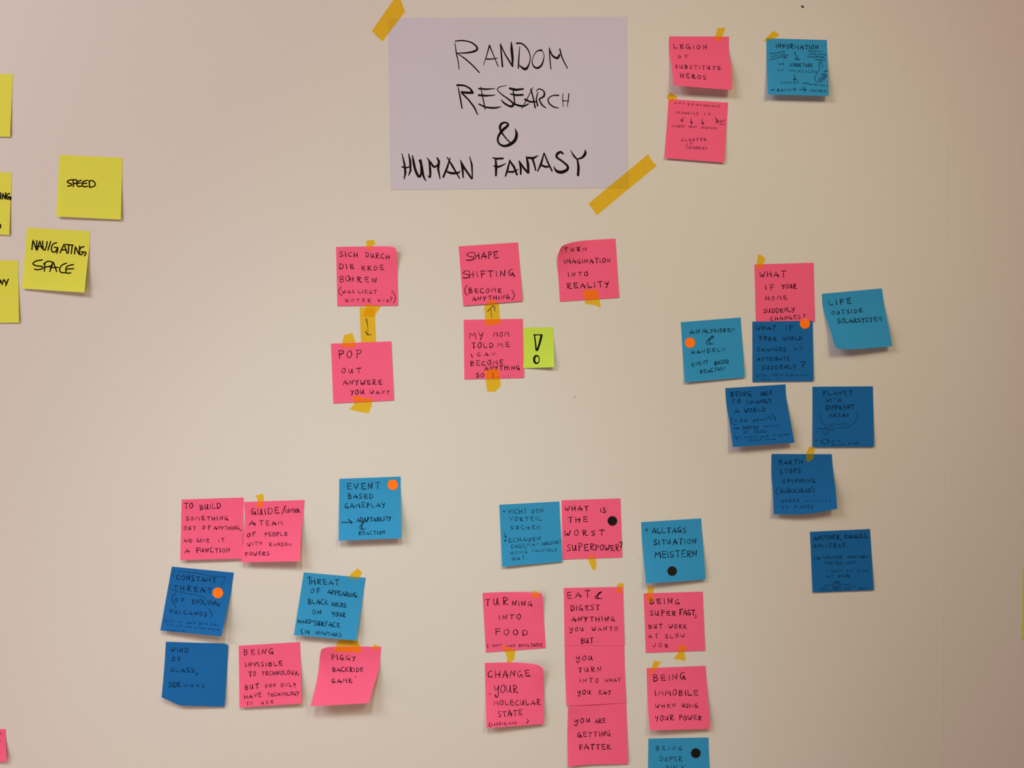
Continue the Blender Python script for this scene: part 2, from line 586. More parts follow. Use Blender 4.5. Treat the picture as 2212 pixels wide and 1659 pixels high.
# ---------------------------------------------------------------- the title sheet
c0 = (780, 0, 3.3515)
cs = conv(c0, P('195,130 1922,120 1930,1358 213,1373'))
V, Fc, bv = sheet(cs, {}, (.2, .2, 0, .2), .15, 30)
mid = world_at((cs[0][0] + cs[1][0]) / 2, cs[0][1])
poster = thing('title_sheet', 'large white A4 sheet lettered RANDOM RESEARCH & HUMAN FANTASY in black marker', 'poster', mid)
mesh_obj('paper', V, Fc, M['white'], poster, mid)
tA, tB = (840, 60, 4.8087), (840, 240, 4.8087)
TITLE = [
    (tA, ['687,160,8 700,260,12 720,350,10 730,430,9', '~690,140,12 760,133,14 850,150,14 910,195,18 912,230,22 860,252,20 780,262,14 705,262,8', '710,265,8 790,320,14 870,390,14 940,465,12',
          '982,388,6 1010,310,10 1045,182,14', '1045,182,14 1085,280,10 1135,400,10', '1005,325,14 1070,325,14 1128,315,8',
          '1160,170,14 1170,290,16 1180,402,18', '1160,175,12 1215,290,14 1285,400,18', '1272,150,10 1275,220,28 1285,320,26 1285,400,12',
          '1360,195,8 1350,310,14 1345,420,14', '~1328,162,18 1380,165,16 1440,220,14 1468,300,10 1455,380,14 1415,430,28 1350,385,8',
          '~1585,232,20 1530,250,10 1490,330,8 1500,395,14 1545,418,22 1590,380,18 1612,300,8 1600,250,8 1570,228,10',
          '1668,210,12 1672,320,12 1683,430,10', '~1670,225,10 1700,290,18 1750,315,24 1772,280,18', '~1775,220,14 1800,310,14 1855,422,10']),
    (tA, ['720,620,10 740,720,16 760,835,14', '~710,597,22 780,600,18 840,630,18 868,668,24', '870,675,26 810,675,26 755,668,22', '760,680,18 830,750,16 890,830,18 922,903,10',
          '955,615,8 975,720,12 1000,845,12', '935,632,18 1010,638,18 1100,632,8', '935,700,22 1010,706,20 1100,700,10', '~935,792,14 1010,825,18 1100,832,20 1165,820,8',
          '~1222,600,6 1150,615,10 1128,645,10 1170,690,12 1240,740,16 1290,785,20 1280,815,26 1240,808,20 1195,780,18 1165,745,6',
          '1258,630,24 1320,645,26 1395,635,18', '1265,688,14 1320,700,22 1392,697,20', '1290,640,12 1300,720,14 1310,800,14', '~1300,790,16 1350,808,22 1405,812,20 1450,790,12',
          '1380,840,8 1430,750,10 1495,620,8', '1475,640,16 1500,730,14 1520,830,16', '1415,745,22 1470,770,20 1530,768,16',
          '1548,670,10 1530,740,14 1545,810,16', '~1530,660,8 1560,635,12 1610,660,14 1610,710,20 1560,740,14', '~1560,740,14 1590,800,16 1632,832,10',
          '~1762,702,16 1700,705,12 1655,740,12 1670,790,14 1720,825,14 1765,832,8',
          '1808,685,8 1805,750,8 1812,820,6', '1870,685,12 1862,760,10 1852,822,6', '1805,758,12 1868,760,8']),
    (tB, ['~1310,180,5 1327,240,28 1308,305,34 1250,350,32 1190,362,24 1140,330,20 1135,270,22 1180,200,30 1235,150,26 1225,122,18 1180,125,24 1155,160,26 1165,210,20 1215,280,14 1258,325,14']),
    (tB, ['135,440,8 160,540,20 172,640,24 158,705,10', '205,445,10 222,520,24 225,620,22 205,668,10', '138,580,16 180,588,18 215,578,12',
          '~245,462,10 255,520,24 275,610,26 310,680,26 335,650,22 335,560,24 315,510,14', '330,510,22 345,600,26 360,680,22 385,725,10',
          '~418,520,14 428,600,24 428,685,20 405,670,8', '~395,485,8 430,530,20 470,580,22 505,560,18', '500,485,14 520,520,26 512,600,24 532,705,10',
          '565,685,20 605,590,22 635,490,12', '605,480,10 660,570,22 735,700,12', '~585,620,12 650,645,26 720,640,20 740,620,6',
          '745,510,10 765,600,24 772,690,14', '745,515,10 790,600,22 860,700,20', '840,472,8 862,560,20 868,700,12']),
    (tB, ['1078,485,10 1120,495,22 1185,492,20', '1108,490,16 1115,580,28 1112,670,20', '~1090,570,12 1140,578,22 1215,545,8',
          '1212,675,16 1235,600,22 1258,510,14', '1255,515,16 1300,580,24 1330,660,20', '1225,630,18 1290,632,22 1345,605,8',
          '1352,515,10 1370,590,22 1370,655,18', '1355,520,12 1400,590,22 1445,640,22', '1430,475,16 1445,550,28 1450,640,22',
          '1450,485,24 1500,490,28 1550,462,8', '1490,490,20 1510,550,20 1525,615,14',
          '1545,625,12 1580,550,24 1612,435,12', '1612,435,12 1650,530,18 1695,622,16', '1580,560,20 1630,580,24 1670,575,16',
          '~1810,445,16 1785,425,24 1750,445,28 1745,480,22 1800,520,20 1855,570,24 1850,610,30 1790,635,34 1740,620,26 1712,572,6',
          '1888,408,6 1925,470,20 1955,500,16', '~1958,500,14 2010,480,24 2040,440,28 2038,405,10', '1958,500,16 1970,580,26 1965,665,26']),
]
for cr, st in TITLE:
    k = Ink(bv)
    ink_lines(k, cr, st, 3)
    k.build('lettering', M['marker'], poster, mid)
UNDER.append(bv)
tape(c0, '250,-25 290,5 318,85 155,300 115,265 78,222', 'long yellow tape across the top left corner of the white title sheet')
tape(c0, '2078,1115 2095,1150 2140,1200 1705,1560 1680,1520 1645,1475', 'long yellow tape across the bottom right corner of the white title sheet')

# ---------------------------------------------------------------- yellow notes, cut off by or near the left edge
n7, n4 = (0, 140, 7.628), (0, 320, 4.255)
note('yellow', n7, '-790,160 213,150 165,1185 -830,1170', 'yellow sticky note cut off by the left edge, topmost and blank', lifts=(1, 2, 0, 0))
note('yellow', n4, '-465,205 108,225 85,798 -490,780', 'yellow sticky note cut off by the left edge, ending in ING,', lifts=(1, 2, 0, 0),
     pen=[['5,412 4,465', '20,468 24,412 48,472 52,410', '~88,418 68,425 58,450 70,470 85,455', '~68,448 96,450 92,475'], ['~0,700 6,715 0,735']], w=2.6)
note('yellow', n4, '-400,1040 167,1030 175,1603 -395,1612', 'yellow sticky note cut off by the left edge, lowest, ending in VY', lifts=(1, 2, 0, 0),
     pen=[['-20,1212 -8,1260 4,1212', '4,1214 20,1258 32,1210', '40,1212 56,1242', '76,1206 52,1264']], w=2.6)
note('yellow', n4, '545,62 1127,88 1110,657 517,628', 'whole yellow sticky note reading SPEED', lifts=(4, 3, 0, 0), w=2.5,
     pen=[['~660,290 625,300 622,316 655,328 655,342 622,350', '672,290 674,355', '~668,292 700,292 710,310 690,325 675,325', '~748,295 712,310 706,335 720,352 750,348', '712,323 742,320',
          '~802,295 762,310 757,335 770,355 805,350', '760,325 797,322', '820,300 822,358', '~815,302 850,300 875,325 865,350 823,360']])
note('yellow', n4, '248,730 827,763 775,1327 200,1290', 'whole yellow sticky note reading NAVIGATING SPACE', lifts=(3, 8, 0, 0), edges={'right': '822,900 806,1040'}, w=2.5,
     pen=[['293,932 303,842 334,938 338,850', '342,938 365,850 386,925', '345,902 385,905', '~392,855 396,920 410,938 424,910 434,860', '466,858 440,938',
          '~520,870 490,880 472,920 480,950 505,955 530,918', '500,912 534,915 522,966', '552,962 590,880 615,966', '563,935 610,935', '605,885 672,892', '632,890 627,965', '664,892 655,970',
          '685,972 692,902 726,980 732,900', '~772,905 745,915 728,950 740,980 765,966', '~745,953 790,960 775,990'],
          ['~388,1028 330,1038 302,1062 330,1080 385,1088 392,1105 350,1118 318,1112', '412,1060 408,1130', '~400,1065 440,1040 480,1050 470,1080 415,1095', '458,1132 490,1046 520,1134', '460,1098 535,1096',
          '~610,1058 570,1075 548,1110 558,1140 600,1146', '~674,1070 620,1085 605,1115 615,1148 650,1146', '610,1112 676,1108']])

# ---------------------------------------------------------------- top right
a = (1420, 50, 10.367)
note('pink', a, '265,295 1605,300 1680,1500 370,1390', 'pink sticky note ending in HEROS, taped at its top, right of the title sheet',
     'LEGION 365 565 1105 590 110;OF 465 780 680 780 80;SUBSTITUTE 400 1005 1405 1048 92;HEROS 520 1215 1085 1255 108', lifts=(15, 12, 0, 0),
     edges={'left': '258,560 320,1000', 'right': '1607,650 1665,1050', 'bottom': '1000,1445'})
a2 = (1420, 195, 10.367)
note('pink', a2, '250,195 1583,275 1500,1620 165,1515', 'pink sticky note asking WHY DO WE DREAM, with four small arrows',
     'WHY 385 300 600 308 50;DO 685 335 800 340 62;WE 870 342 985 355 55;DREAM 1035 362 1320 378 58;? 1350 388 1385 388 70;SEQUENCE 420 515 910 548 58;OF 1045 552 1185 556 52;'
     'IMAGES 335 815 605 835 58;IDEAS 700 832 880 840 58;EMOTIONS 990 858 1325 872 58;SENSAT 1310 735 1520 690 48;IONS 1390 775 1505 768 38;CLUSTER 540 1140 1095 1132 75;OF 640 1235 780 1215 62;MEMORIES 640 1305 1110 1322 66',
     draw=[('drawn_arrow', ['585,605 540,690', '~530,650 542,698 582,680'], 1.8), ('drawn_arrow', ['752,640 765,742', '~740,700 768,748 792,718'], 1.8), ('drawn_arrow', ['1000,650 1020,752', '~990,715 1020,760 1042,730'], 1.8), ('drawn_arrow', ['1300,615 1345,690', '1318,690 1352,700 1340,660'], 1.8)],
     lifts=(3, 3, 0, 0))
b = (1640, 60, 10.371)
note('sky', b, '160,235 1515,275 1565,1530 195,1495', 'light blue sticky note headed INFORMATION, crammed with small writing, top right',
     'INFORMATION 375 450 1320 485 105;MOLECULES 230 598 570 545 42;DONT 275 660 405 635 36;LOSE 450 615 580 602 32;INFORMATION 215 742 520 650 30;THEY 530 690 620 672 36;HAVE 545 645 655 618 32;'
     'THE 1100 535 1170 530 34;MEANT 1200 545 1425 545 40;INFORMATION 1090 600 1510 615 42;DISAPPEARS 1090 660 1450 672 42;THE 1250 724 1330 726 36;SAME 1345 735 1480 738 40;'
     'AS 430 835 545 835 66;STRUCTURE 685 860 1185 872 80;OF 420 972 545 965 58;MOLECULES 665 980 1285 1010 62;CHANGE 480 1245 880 1250 60;ARRANGEMENT 975 1252 1530 1325 52;BANANE 405 1425 820 1408 72;SQUIRREL 1130 1425 1540 1445 62;'
     'MORE 1440 1000 1530 975 34;NEEDS 1380 1065 1500 1050 34;ENERGY 1400 1130 1530 1085 34;TO 1320 1150 1380 1135 34;CHANGE 1330 1190 1470 1155 32',
     draw=[('drawn_arrow', ['795,545 835,640 855,712', '795,690 860,718 905,700'], 2.0), ('drawn_arrow', ['790,1055 800,1165', '~765,1150 805,1172 845,1145'], 2.0), ('drawn_arrow', ['905,1375 1045,1392', '980,1335 1050,1388 1015,1430'], 2.0), ('drawn_arrow', ['275,1390 345,1392', '285,1380 275,1405'], 2.0),
           ('drawn_bubble', ['~1380,760 1340,830 1350,930 1300,1010 1250,1110 1260,1180 1330,1215 1420,1200', '1400,790 1425,885', '1345,800 1380,755 1415,775'], 1.5)],
     lifts=(9, 9, 0, 0), edges={'right': '1525,620 1545,1080', 'left': '165,700'})
tape(a, '1345,105 1530,105 1440,320 1400,405 1350,410 1295,330', 'yellow tape on the top edge of the pink HEROS note')
tape(a2, '295,40 455,160 380,220 290,262 200,165', 'small yellow tape on the top left corner of the pink WHY DO WE DREAM note')
tape(b, '300,78 350,85 440,140 430,190 330,235 260,265 150,290 80,312 150,240 210,170', 'yellow tape on the top left corner of the light blue INFORMATION note')

# ---------------------------------------------------------------- middle: pink notes joined by taped arrows
c = (700, 650, 6.635)
tape(c, '508,92 560,90 590,106 660,100 735,100 730,190 747,625 530,625', 'long yellow tape with a down arrow, between two pink notes',
     draw=['607,255,14 618,320,10 627,400,5 626,480,8', '~592,435,12 625,485,12 672,482,8'])
d = (710, 510, 9.759)
note('pink', d, '155,228 1405,252 1460,1465 183,1475', 'pink German sticky note SICH DURCH DIE ERDE BOHREN',
     'SICH 235 435 610 432 118;DURCH 775 440 1275 482 108;DIE 225 690 525 696 112;ERDE 690 715 1155 720 108;BO 235 965 440 945 145;HREN 440 950 1005 990 115;WAS 285 1200 535 1202 78;LIEGT 625 1200 1005 1215 82;UNTER 350 1385 880 1390 78;UNS 1035 1382 1260 1385 72;? 1290 1365 1340 1368 108',
     pen=['~265,1070 215,1150 225,1220 290,1245', '~1330,1155 1395,1250 1405,1330 1365,1415'], lifts=(.6, .6, 0, 7),
     edges={'top': '500,222 1000,216 1300,222', 'right': '1432,340 1445,600 1455,1000'})
note('pink', c, '98,612 965,580 1002,1425 132,1468', 'pink sticky note reading POP OUT ANYWERE YOU WANT',
     'POP 200 828 530 805 118;OUT 255 1038 525 1035 78;ANYWERE 275 1197 825 1197 76;YOU 375 1338 570 1338 82;WANT 660 1332 935 1337 58', lifts=(.4, .4, 0, 0), h0=.5)
tape(d, '785,110 830,88 960,80 985,160 930,205 880,280 835,285 800,225', 'small yellow tape on the top edge of the SICH DURCH note')
tape(c, '592,38 705,62 820,70 738,195 722,232 640,225 558,222 590,110', 'yellow tape scrap under the SICH DURCH note, overlapping the down arrow tape')
tape(c, '285,492 400,458 445,565 445,640 425,665 255,655 262,590', 'yellow tape on the top left of the POP OUT note')
tape(c, '408,1358 710,1412 685,1445 685,1490 640,1608 500,1590 358,1555 432,1480', 'yellow tape on the bottom edge of the POP OUT note')
e, f = (980, 510, 10.369), (980, 645, 7.9)
note('lime', f, '1150,499 1700,485 1715,1170 1168,1187', 'small lime green note with a bold exclamation mark',
     pen=[['1372,622,26 1440,618,16 1505,620,26', '1378,625,20 1392,720,24 1408,880,24', '1498,635,40 1470,750,36 1432,870,34', '1410,860,40 1420,880,36'], ['o:1417,1040,44,66,16,40']], lifts=(.3, 6, 0, 0), h0=.2)
note('pink', e, '110,230 1440,140 1545,1455 218,1562', 'pink sticky note reading SHAPE SHIFTING (BECOME ANYTHING)',
     'S 280 548 472 532 190;HAPE 475 520 990 485 150;S 195 952 356 945 195;HIFT 345 935 880 905 155;ING 945 905 1350 895 160;BECOME 340 1275 1060 1265 115;ANYTHING 420 1452 1250 1398 105',
     pen=['~300,1100 250,1190 265,1290 320,1320', '~1300,1215 1355,1310 1345,1380 1300,1430'], lifts=(1.5, 1.5, 0, 0), w=2.3)
note('pink', f, '170,362 1178,345 1202,1352 183,1378', 'pink sticky note reading MY MOM TOLD ME I CAN BECOME ANYTHING',
     'MY 275 692 500 692 130;MOM 678 642 938 640 92;TOLD 305 842 670 830 95;ME 755 827 945 824 92;I 290 1000 315 1000 82;CAN 405 980 705 977 72;BECOME 285 1150 840 1125 90;ANYTHING 525 1227 1125 1210 85;SO 385 1345 515 1337 82;I 655 1355 690 1355 102',
     pen=['.:755,1335,10', '.:858,1325,9', '.:935,1320,10', '.:1025,1310,7'], lifts=(.4, .4, 0, 0), h0=.4)
tape(f, '595,15 775,55 770,90 800,430 680,445 545,462 520,95 585,82', 'yellow tape with an up arrow, joining the SHAPE SHIFTING and MY MOM notes',
     draw=['650,325,9 635,180,9', '580,220,14 665,122,10', '665,122,14 690,130,16 705,215,9'])
tape(f, '525,1235 625,1205 765,1200 790,1355 808,1480 770,1530 710,1590 570,1590', 'yellow tape on the bottom edge of the MY MOM note')
g = (1190, 505, 9.756)
note('pink', g, '215,285 1362,100 1440,1348 190,1430', 'pink sticky note with a curled top left corner, TURN IMAGINATION INTO REALITY',
     'TURN 275 375 745 362 98;IMAGINATION 280 625 1245 608 102;INTO 365 903 775 888 104;REALITY 335 1152 1220 1115 124', lifts=(.5, .5, 10, 0),
     edges={'top': '260,245 430,188 640,150 900,128', 'left': '170,390 138,600 160,950'}, w=2.3)
tape(g, '670,1190 980,1178 1020,1370 1052,1560 960,1515 840,1488 725,1480 700,1350', 'yellow tape on the bottom edge of the TURN IMAGINATION note')

# ---------------------------------------------------------------- right cluster
h = (1610, 545, 10.371)
note('pink', h, '203,272 1530,232 1562,1560 235,1570', 'pink sticky note asking WHAT IF YOUR HOME SUDDENLY CHANGES',
     'WHAT 320 548 900 552 142;IF 445 842 640 832 128;YOUR 820 808 1135 808 108;HOME 460 1078 925 1058 104;SUDDENLY 415 1362 1105 1332 112;CHANGES 565 1527 1230 1482 98;? 1295 1465 1335 1465 92', lifts=(.1, .15, 0, 0))
tape(h, '285,45 330,48 455,140 410,240 410,300 380,345 270,385 255,250', 'yellow tape on the top left of the WHAT IF YOUR HOME note')
i = (1760, 615, 11.061)
note('sky', i, '168,218 1605,88 1858,1470 510,1512', 'light blue sticky note reading LIFE OUTSIDE SOLARSYSTEM, lifting off the wall',
     'LIFE 345 485 860 442 132;OUTSIDE 405 722 1130 658 108;SOLARSYSTEM 545 912 1590 875 118', lifts=(15, 9, 0, 0),
     edges={'left': '190,500 270,810 380,1120 450,1370', 'bottom': '580,1530 850,1542 1300,1515', 'right': '1660,480 1760,980'}, w=2.4)
j = (1455, 680, 10.706)
note('sky', j, '165,172 1550,62 1650,1450 262,1565', 'light blue sticky note ANALYSIEREN & HANDELN with orange dot at its left edge',
     'ANA 370 450 745 410 115;LYSIEREN 770 410 1390 385 92;& 750 680 940 665 215;HANDELN 420 908 1185 832 100;EVENT 420 1198 795 1128 95;BASED 950 1158 1270 1112 100;REACTION 615 1362 1190 1272 95', lifts=(4, 2.5, 0, 0))
k_ = (1610, 680, 10.703)
note('navy', k_, '163,158 1558,138 1582,1530 168,1552', 'dark blue sticky note under the WHAT IF YOUR HOME note, WHAT IF YOUR WORLD',
     'WHAT 260 348 700 342 108;IF 945 352 1090 345 108;YOUR 315 578 715 602 104;WORLD 870 590 1300 576 95;CHANGES 280 838 930 836 98;AN 1120 828 1325 806 78;ATTRIBUTE 275 1062 1020 1050 92;SUDDENLY 385 1265 1165 1248 102;? 1280 1240 1375 1238 178;'
     '( 258 1445 285 1445 95;F.EX 325 1425 490 1425 62;TWICE 620 1415 860 1415 62;AS 920 1415 985 1415 52;BIG 1040 1410 1130 1406 48;SMALL.. 1185 1417 1520 1406 52;SEA 400 1512 550 1506 42;) 745 1510 770 1506 62',
     lifts=(1, 1.5, 0, 0), h0=.55)
l = (1550, 820, 10.367)
note('navy', l, '172,192 1522,105 1728,1415 345,1510', 'dark blue sticky note BEING ABLE TO CHANGE A WORLD (F.EX GRAVITY)',
     'BEING 295 378 745 362 118;ABLE 960 358 1215 336 104;TO 315 527 505 522 102;CHANGE 650 542 1205 527 104;A 370 748 465 738 104;WORLD 600 732 1065 708 100;F. 390 948 475 950 68;EX 510 950 655 945 76;GRAVITY 800 945 1220 886 72;SHRINKS 565 1110 920 1090 78;GROWTH 1040 1068 1390 1055 54;OF 580 1212 685 1206 64;TREES 810 1197 1095 1186 68;PEOPLE 610 1312 885 1302 58;HAVE 965 1302 1140 1288 52;TO 1230 1262 1310 1256 46;BECOME 1375 1272 1590 1242 50;STRONGER 665 1382 985 1367 52;BONES 1080 1362 1300 1347 42',
     pen=['~325,845 305,920 330,980 395,1010', '~1225,785 1295,850 1285,920', '~400,1260 430,1335 475,1270', '505,1320 520,1330'],
     draw=[('drawn_arrow', ['~375,1085 400,1105 430,1090 470,1105', '440,1075 475,1098 455,1118'], 1.8)], lifts=(12, 10, 0, 0), edges={'left': '195,520 265,950', 'right': '1540,400 1620,850'})
m = (1740, 820, 10.369)
note('navy', m, '155,160 1508,150 1540,1505 160,1510', 'dark blue sticky note PLANET WITH DIFFRENT AREAS with circle sketches',
     'PLANET 395 348 1050 337 112;WITH, 460 497 840 497 90;DIFFRENT 460 672 1080 662 108;AREAS 535 832 965 827 88;ROTATES 550 1037 925 1012 62;WET 285 1112 370 1107 34;DRY 530 1142 645 1132 34;WIND 590 1397 780 1382 48;FROM 590 1477 690 1472 44;SAND 740 1477 890 1462 52;TO 960 1457 1015 1452 52;SAND 1060 1447 1185 1442 62',
     pen=['.:260,1170,13', '.:245,1360,13'], draw=[('drawn_bubble', ['~355,765 330,860 390,980 540,1060 750,1085 950,1060 1090,970 1140,850 1160,760 1100,730'], 1.4),
     ('drawn_circle', ['o:450,1155,75,75,14,14', '450,1085 455,1220', 'o:440,1385,66,60,15,15', '~505,1350 535,1385 505,1415', '~360,1350 340,1385 370,1420'], 1.5)], lifts=(2.5, 2.5, 0, 0))
n = (1650, 955, 9.759)
note('navy', n, '165,250 1432,255 1550,1405 208,1520', 'dark blue sticky note EARTH STOPS SPINNING with a lifted bottom right corner',
     'EARTH 320 467 810 462 104;STOPS 340 667 770 642 104;SPINNING 395 862 1080 857 98;GLÜCKSRAD 345 1062 995 1057 88;WHERE 365 1267 745 1262 66;WILL 890 1257 1145 1252 54;YOU 1210 1257 1415 1252 52;BE 375 1397 510 1392 58;PLACED 640 1392 1035 1387 68',
     pen=['~325,940 255,1020 275,1085 320,1102', '~1015,935 1060,1010 1045,1080'], lifts=(8, 14, 1.5, 0),
     edges={'bottom': '700,1525 1000,1505 1300,1455', 'right': '1460,600 1520,1050', 'left': '160,650 190,1050'})
tape(n, '965,85 1080,150 1055,250 1045,350 935,425 900,390 885,240', 'yellow tape on the top edge of the EARTH STOPS SPINNING note')
q = (1735, 1130, 10.37)
note('navy', q, '150,195 1497,132 1582,1500 213,1553', 'dark blue sticky note ANOTHER PARALELL UNIVERSE, lowest on the right',
     'ANOTHER, 235 385 850 355 108;PARALELL 930 342 1430 332 98;UNIVERSE 225 547 945 542 98;CHANGE 455 797 865 792 78;ORDINARY 1000 787 1440 777 72;THINGS, 480 928 910 924 80;LIKE 955 912 1165 902 66;IT 500 1097 570 1092 52;DOESNT 630 1102 880 1087 52;RAIN 975 1087 1150 1082 52;WATER, 1215 1087 1465 1087 52;BUT 525 1222 675 1212 54;STONES 785 1217 1050 1212 66;DAY 475 1407 605 1397 38;RAINS 385 1477 540 1467 38;STONES 370 1532 630 1517 34;NIGHT 875 1392 1070 1382 38;RAINS 945 1442 1170 1432 38;FROM 925 1497 1060 1492 38;GROUND 1240 1482 1440 1472 40',
     draw=[('drawn_arrow', ['~230,795 300,788 380,795', '320,755 385,790 340,820'], 1.9), ('drawn_circle', ['o:748,1390,85,82,20,20', '740,1315,16 755,1465,16', '~670,1470 740,1510 830,1500 890,1440', '655,1465 690,1475', 'o:748,1390,55,55,6,6'], 1.6)], lifts=(2, 2, 0, 0))
dot('orange', j, 380, 645, 118, 'orange dot sticker on the light blue ANALYSIEREN note')
dot('orange', k_, 1378, 205, 118, 'orange dot sticker where the pink HOME note meets the dark blue WORLD note')

# ---------------------------------------------------------------- lower left cluster
r = (380, 1060, 10.052)
note('pink', r, '122,190 1470,148 1440,1475 95,1505', 'pink sticky note TO BUILD SOMETHING OUT OF ANYTHING',
     'TO 185 390 370 380 132;BUILD 515 408 970 382 124;SOMETHING 220 642 1130 640 98;OUT 175 852 430 842 88;OF 575 842 750 827 84;ANYTHING, 820 840 1415 850 92;AND 170 1117 345 1117 88;GIVE 450 1117 720 1117 94;IT 925 1117 1045 1107 88;A 200 1362 285 1347 114;FUNCTION 440 1337 1165 1332 104',
     lifts=(6, 5, 0, 0))
s = (510, 1055, 9.756)
note('pink', s, '160,285 1440,245 1345,1535 105,1560', 'pink sticky note reading GUIDE / CONTROL A TEAM OF PEOPLE',
     'GUIDE 320 555 900 537 145;CONTROL 1040 507 1355 502 92;A 275 782 395 777 98;TEAM 490 782 980 772 104;OF 235 1037 400 992 98;PEOPLE 605 1007 1070 997 92;WITH 245 1217 535 1182 82;RANDOM 700 1212 1160 1212 78;POWERS 195 1422 695 1407 92',
     pen=['1035,370,24 968,548,14'], lifts=(9, 14, 0, 0), h0=.6, edges={'left': '182,650 150,1100', 'right': '1410,600 1365,1100'})
tape(s, '390,155 565,108 585,180 585,260 560,340 520,390 450,415 435,370 455,260 440,190', 'curved yellow tape on the top edge of the GUIDE note')
t = (720, 1020, 10.369)
note('sky', t, '133,148 1507,98 1518,1478 120,1535', 'light blue sticky note EVENT BASED GAMEPLAY with an orange dot',
     'EVENT 305 388 1045 378 145;BASED 325 592 885 588 124;GAMEPLAY 258 802 1155 777 118;ADAPTABILITY 530 1117 1285 1077 108;& 590 1285 715 1262 170;REACTION 570 1407 1150 1387 90',
     draw=[('drawn_arrow', ['180,1125 425,1122', '330,1055 428,1125 395,1150'], 2.4)], lifts=(11, 11, 0, 0))
u = (335, 1215, 9.761)
note('navy', u, '352,88 1660,215 1400,1560 110,1435', 'dark blue tilted sticky note reading CONSTANT THREAT, with an orange dot',
     'CONSTANT 450 352 1280 432 112;THREAT 390 582 1190 642 122;OF 410 842 605 822 88;EVOLVING 780 867 1355 912 102;VULCANOS 300 1062 1085 1132 92;( 195 1250 240 1255 80;DUE 260 1252 405 1257 54;TO 500 1268 560 1272 36;EARTH 670 1292 850 1292 52;BEING 925 1307 1100 1307 52;BORN 1170 1325 1335 1337 50;NOT 245 1332 380 1334 38;MANY 430 1347 570 1352 38;ARE 635 1365 760 1375 34;WITHOUT 830 1392 1080 1402 34;EXTREME) 1115 1412 1355 1435 38;MAGICAL 230 1442 670 1462 58',
     pen=['~450,635 365,720 360,820 440,940', '~1135,985 1190,1080 1180,1160'],
     draw=[('drawn_outline', ['465,190 900,230 1180,290 1490,310', '1490,312 1460,380 1385,500', '405,170 370,300', '~320,470 330,550 400,590 700,660 900,690 1075,775'], 1.5)], lifts=(7, 14, 0, 0), edges={'right': '1600,620 1500,1080'})
v = (335, 1375, 10.053)
note('navy', v, '235,112 1560,172 1505,1525 142,1322', 'dark blue sticky note WIND OF GLASS SIDEWAYS with a folded lower left corner',
     'WIND 345 332 715 347 104;OF 365 537 555 532 108;GLASS 335 762 850 787 108;SIDE 300 1102 550 1087 124;WAYS 625 1087 1070 1107 80', pen=['915,790,26 885,860,12'], lifts=(9, 3, 0, 1),
     edges={'top': '900,135 1450,152', 'right': '1585,240 1550,900', 'bottom': '330,1405 490,1478 620,1498 1000,1512', 'left': '195,720'})
x = (505, 1375, 10.056)
note('pink', x, '105,200 1440,118 1480,1455 125,1545', 'pink sticky note BEING INVISIBLE TO TECHNOLOGY',
     'BEING 215 398 855 368 124;INVISIBLE 250 662 1050 627 108;TO 325 862 470 852 104;TECHNOLOGY, 600 842 1415 822 98;BUT 240 1162 545 1112 114;YOU 680 1112 905 1087 84;ONLY 1020 1092 1350 1082 90;HAVE 230 1347 590 1312 98;TECHNOLOGY 730 1302 1415 1267 84;TO 275 1487 400 1477 78;USE 595 1477 850 1447 80', lifts=(5, 7, 0, 0))
y = (650, 1375, 9.757)
note('pink', y, '430,268 1695,215 1428,1405 205,1470', 'pink slanting sticky note PIGGY BACKRIDE GAME, swinging away from the wall',
     'PIGGY 645 478 1150 503 118;BACKRIDE 665 737 1305 737 104;GAME 650 972 1070 972 104', pen=['1160,840,14 1150,870,8'], lifts=(20, 20, 6, 0),
     edges={'top': '600,220 1000,210', 'left': '402,420 360,800 285,1150', 'right': '1640,700 1550,1000'})
tape(y, '800,70 1185,85 1240,170 1245,240 1290,340 1000,325 700,315 705,240 780,110', 'wide yellow tape on the top edge of the PIGGY BACKRIDE note')
tape(y, '1560,155 1640,215 1540,320 1530,215', 'tiny yellow tape triangle at the top right of the PIGGY BACKRIDE note')
w_ = (625, 1220, 9.217)
note('sky', w_, '287,152 1518,260 1333,1508 92,1400', 'light blue tilted sticky note THREAT OF APPEARING BLACK HOLES',
     'T 365 385 440 385 145;HREAT 440 375 985 412 112;OF 430 562 605 557 98;APPEARING 765 578 1345 652 98;BLACK 375 772 770 802 114;HOLES 850 812 1125 852 90;ON 460 977 630 992 96;YOUR 850 1012 1110 1042 98;HARD 175 1157 430 1167 90;- 450 1160 490 1160 80;SURFACE 490 1197 995 1242 104;( 240 1365 270 1370 95;OR 310 1367 410 1369 72;ADVANTAGE 515 1372 960 1420 72;) 990 1420 1025 1425 80',
     lifts=(9, 9, 0, 0), h0=.5)
tape(w_, '1365,75 1450,150 1395,270 1370,285 1160,270 1230,170', 'yellow tape on the top right of the BLACK HOLES note')
dot('orange', t, 1332, 282, 117, 'orange dot sticker on the EVENT BASED GAMEPLAY note')
dot('orange', u, 1322, 642, 112, 'orange dot sticker on the CONSTANT THREAT note')

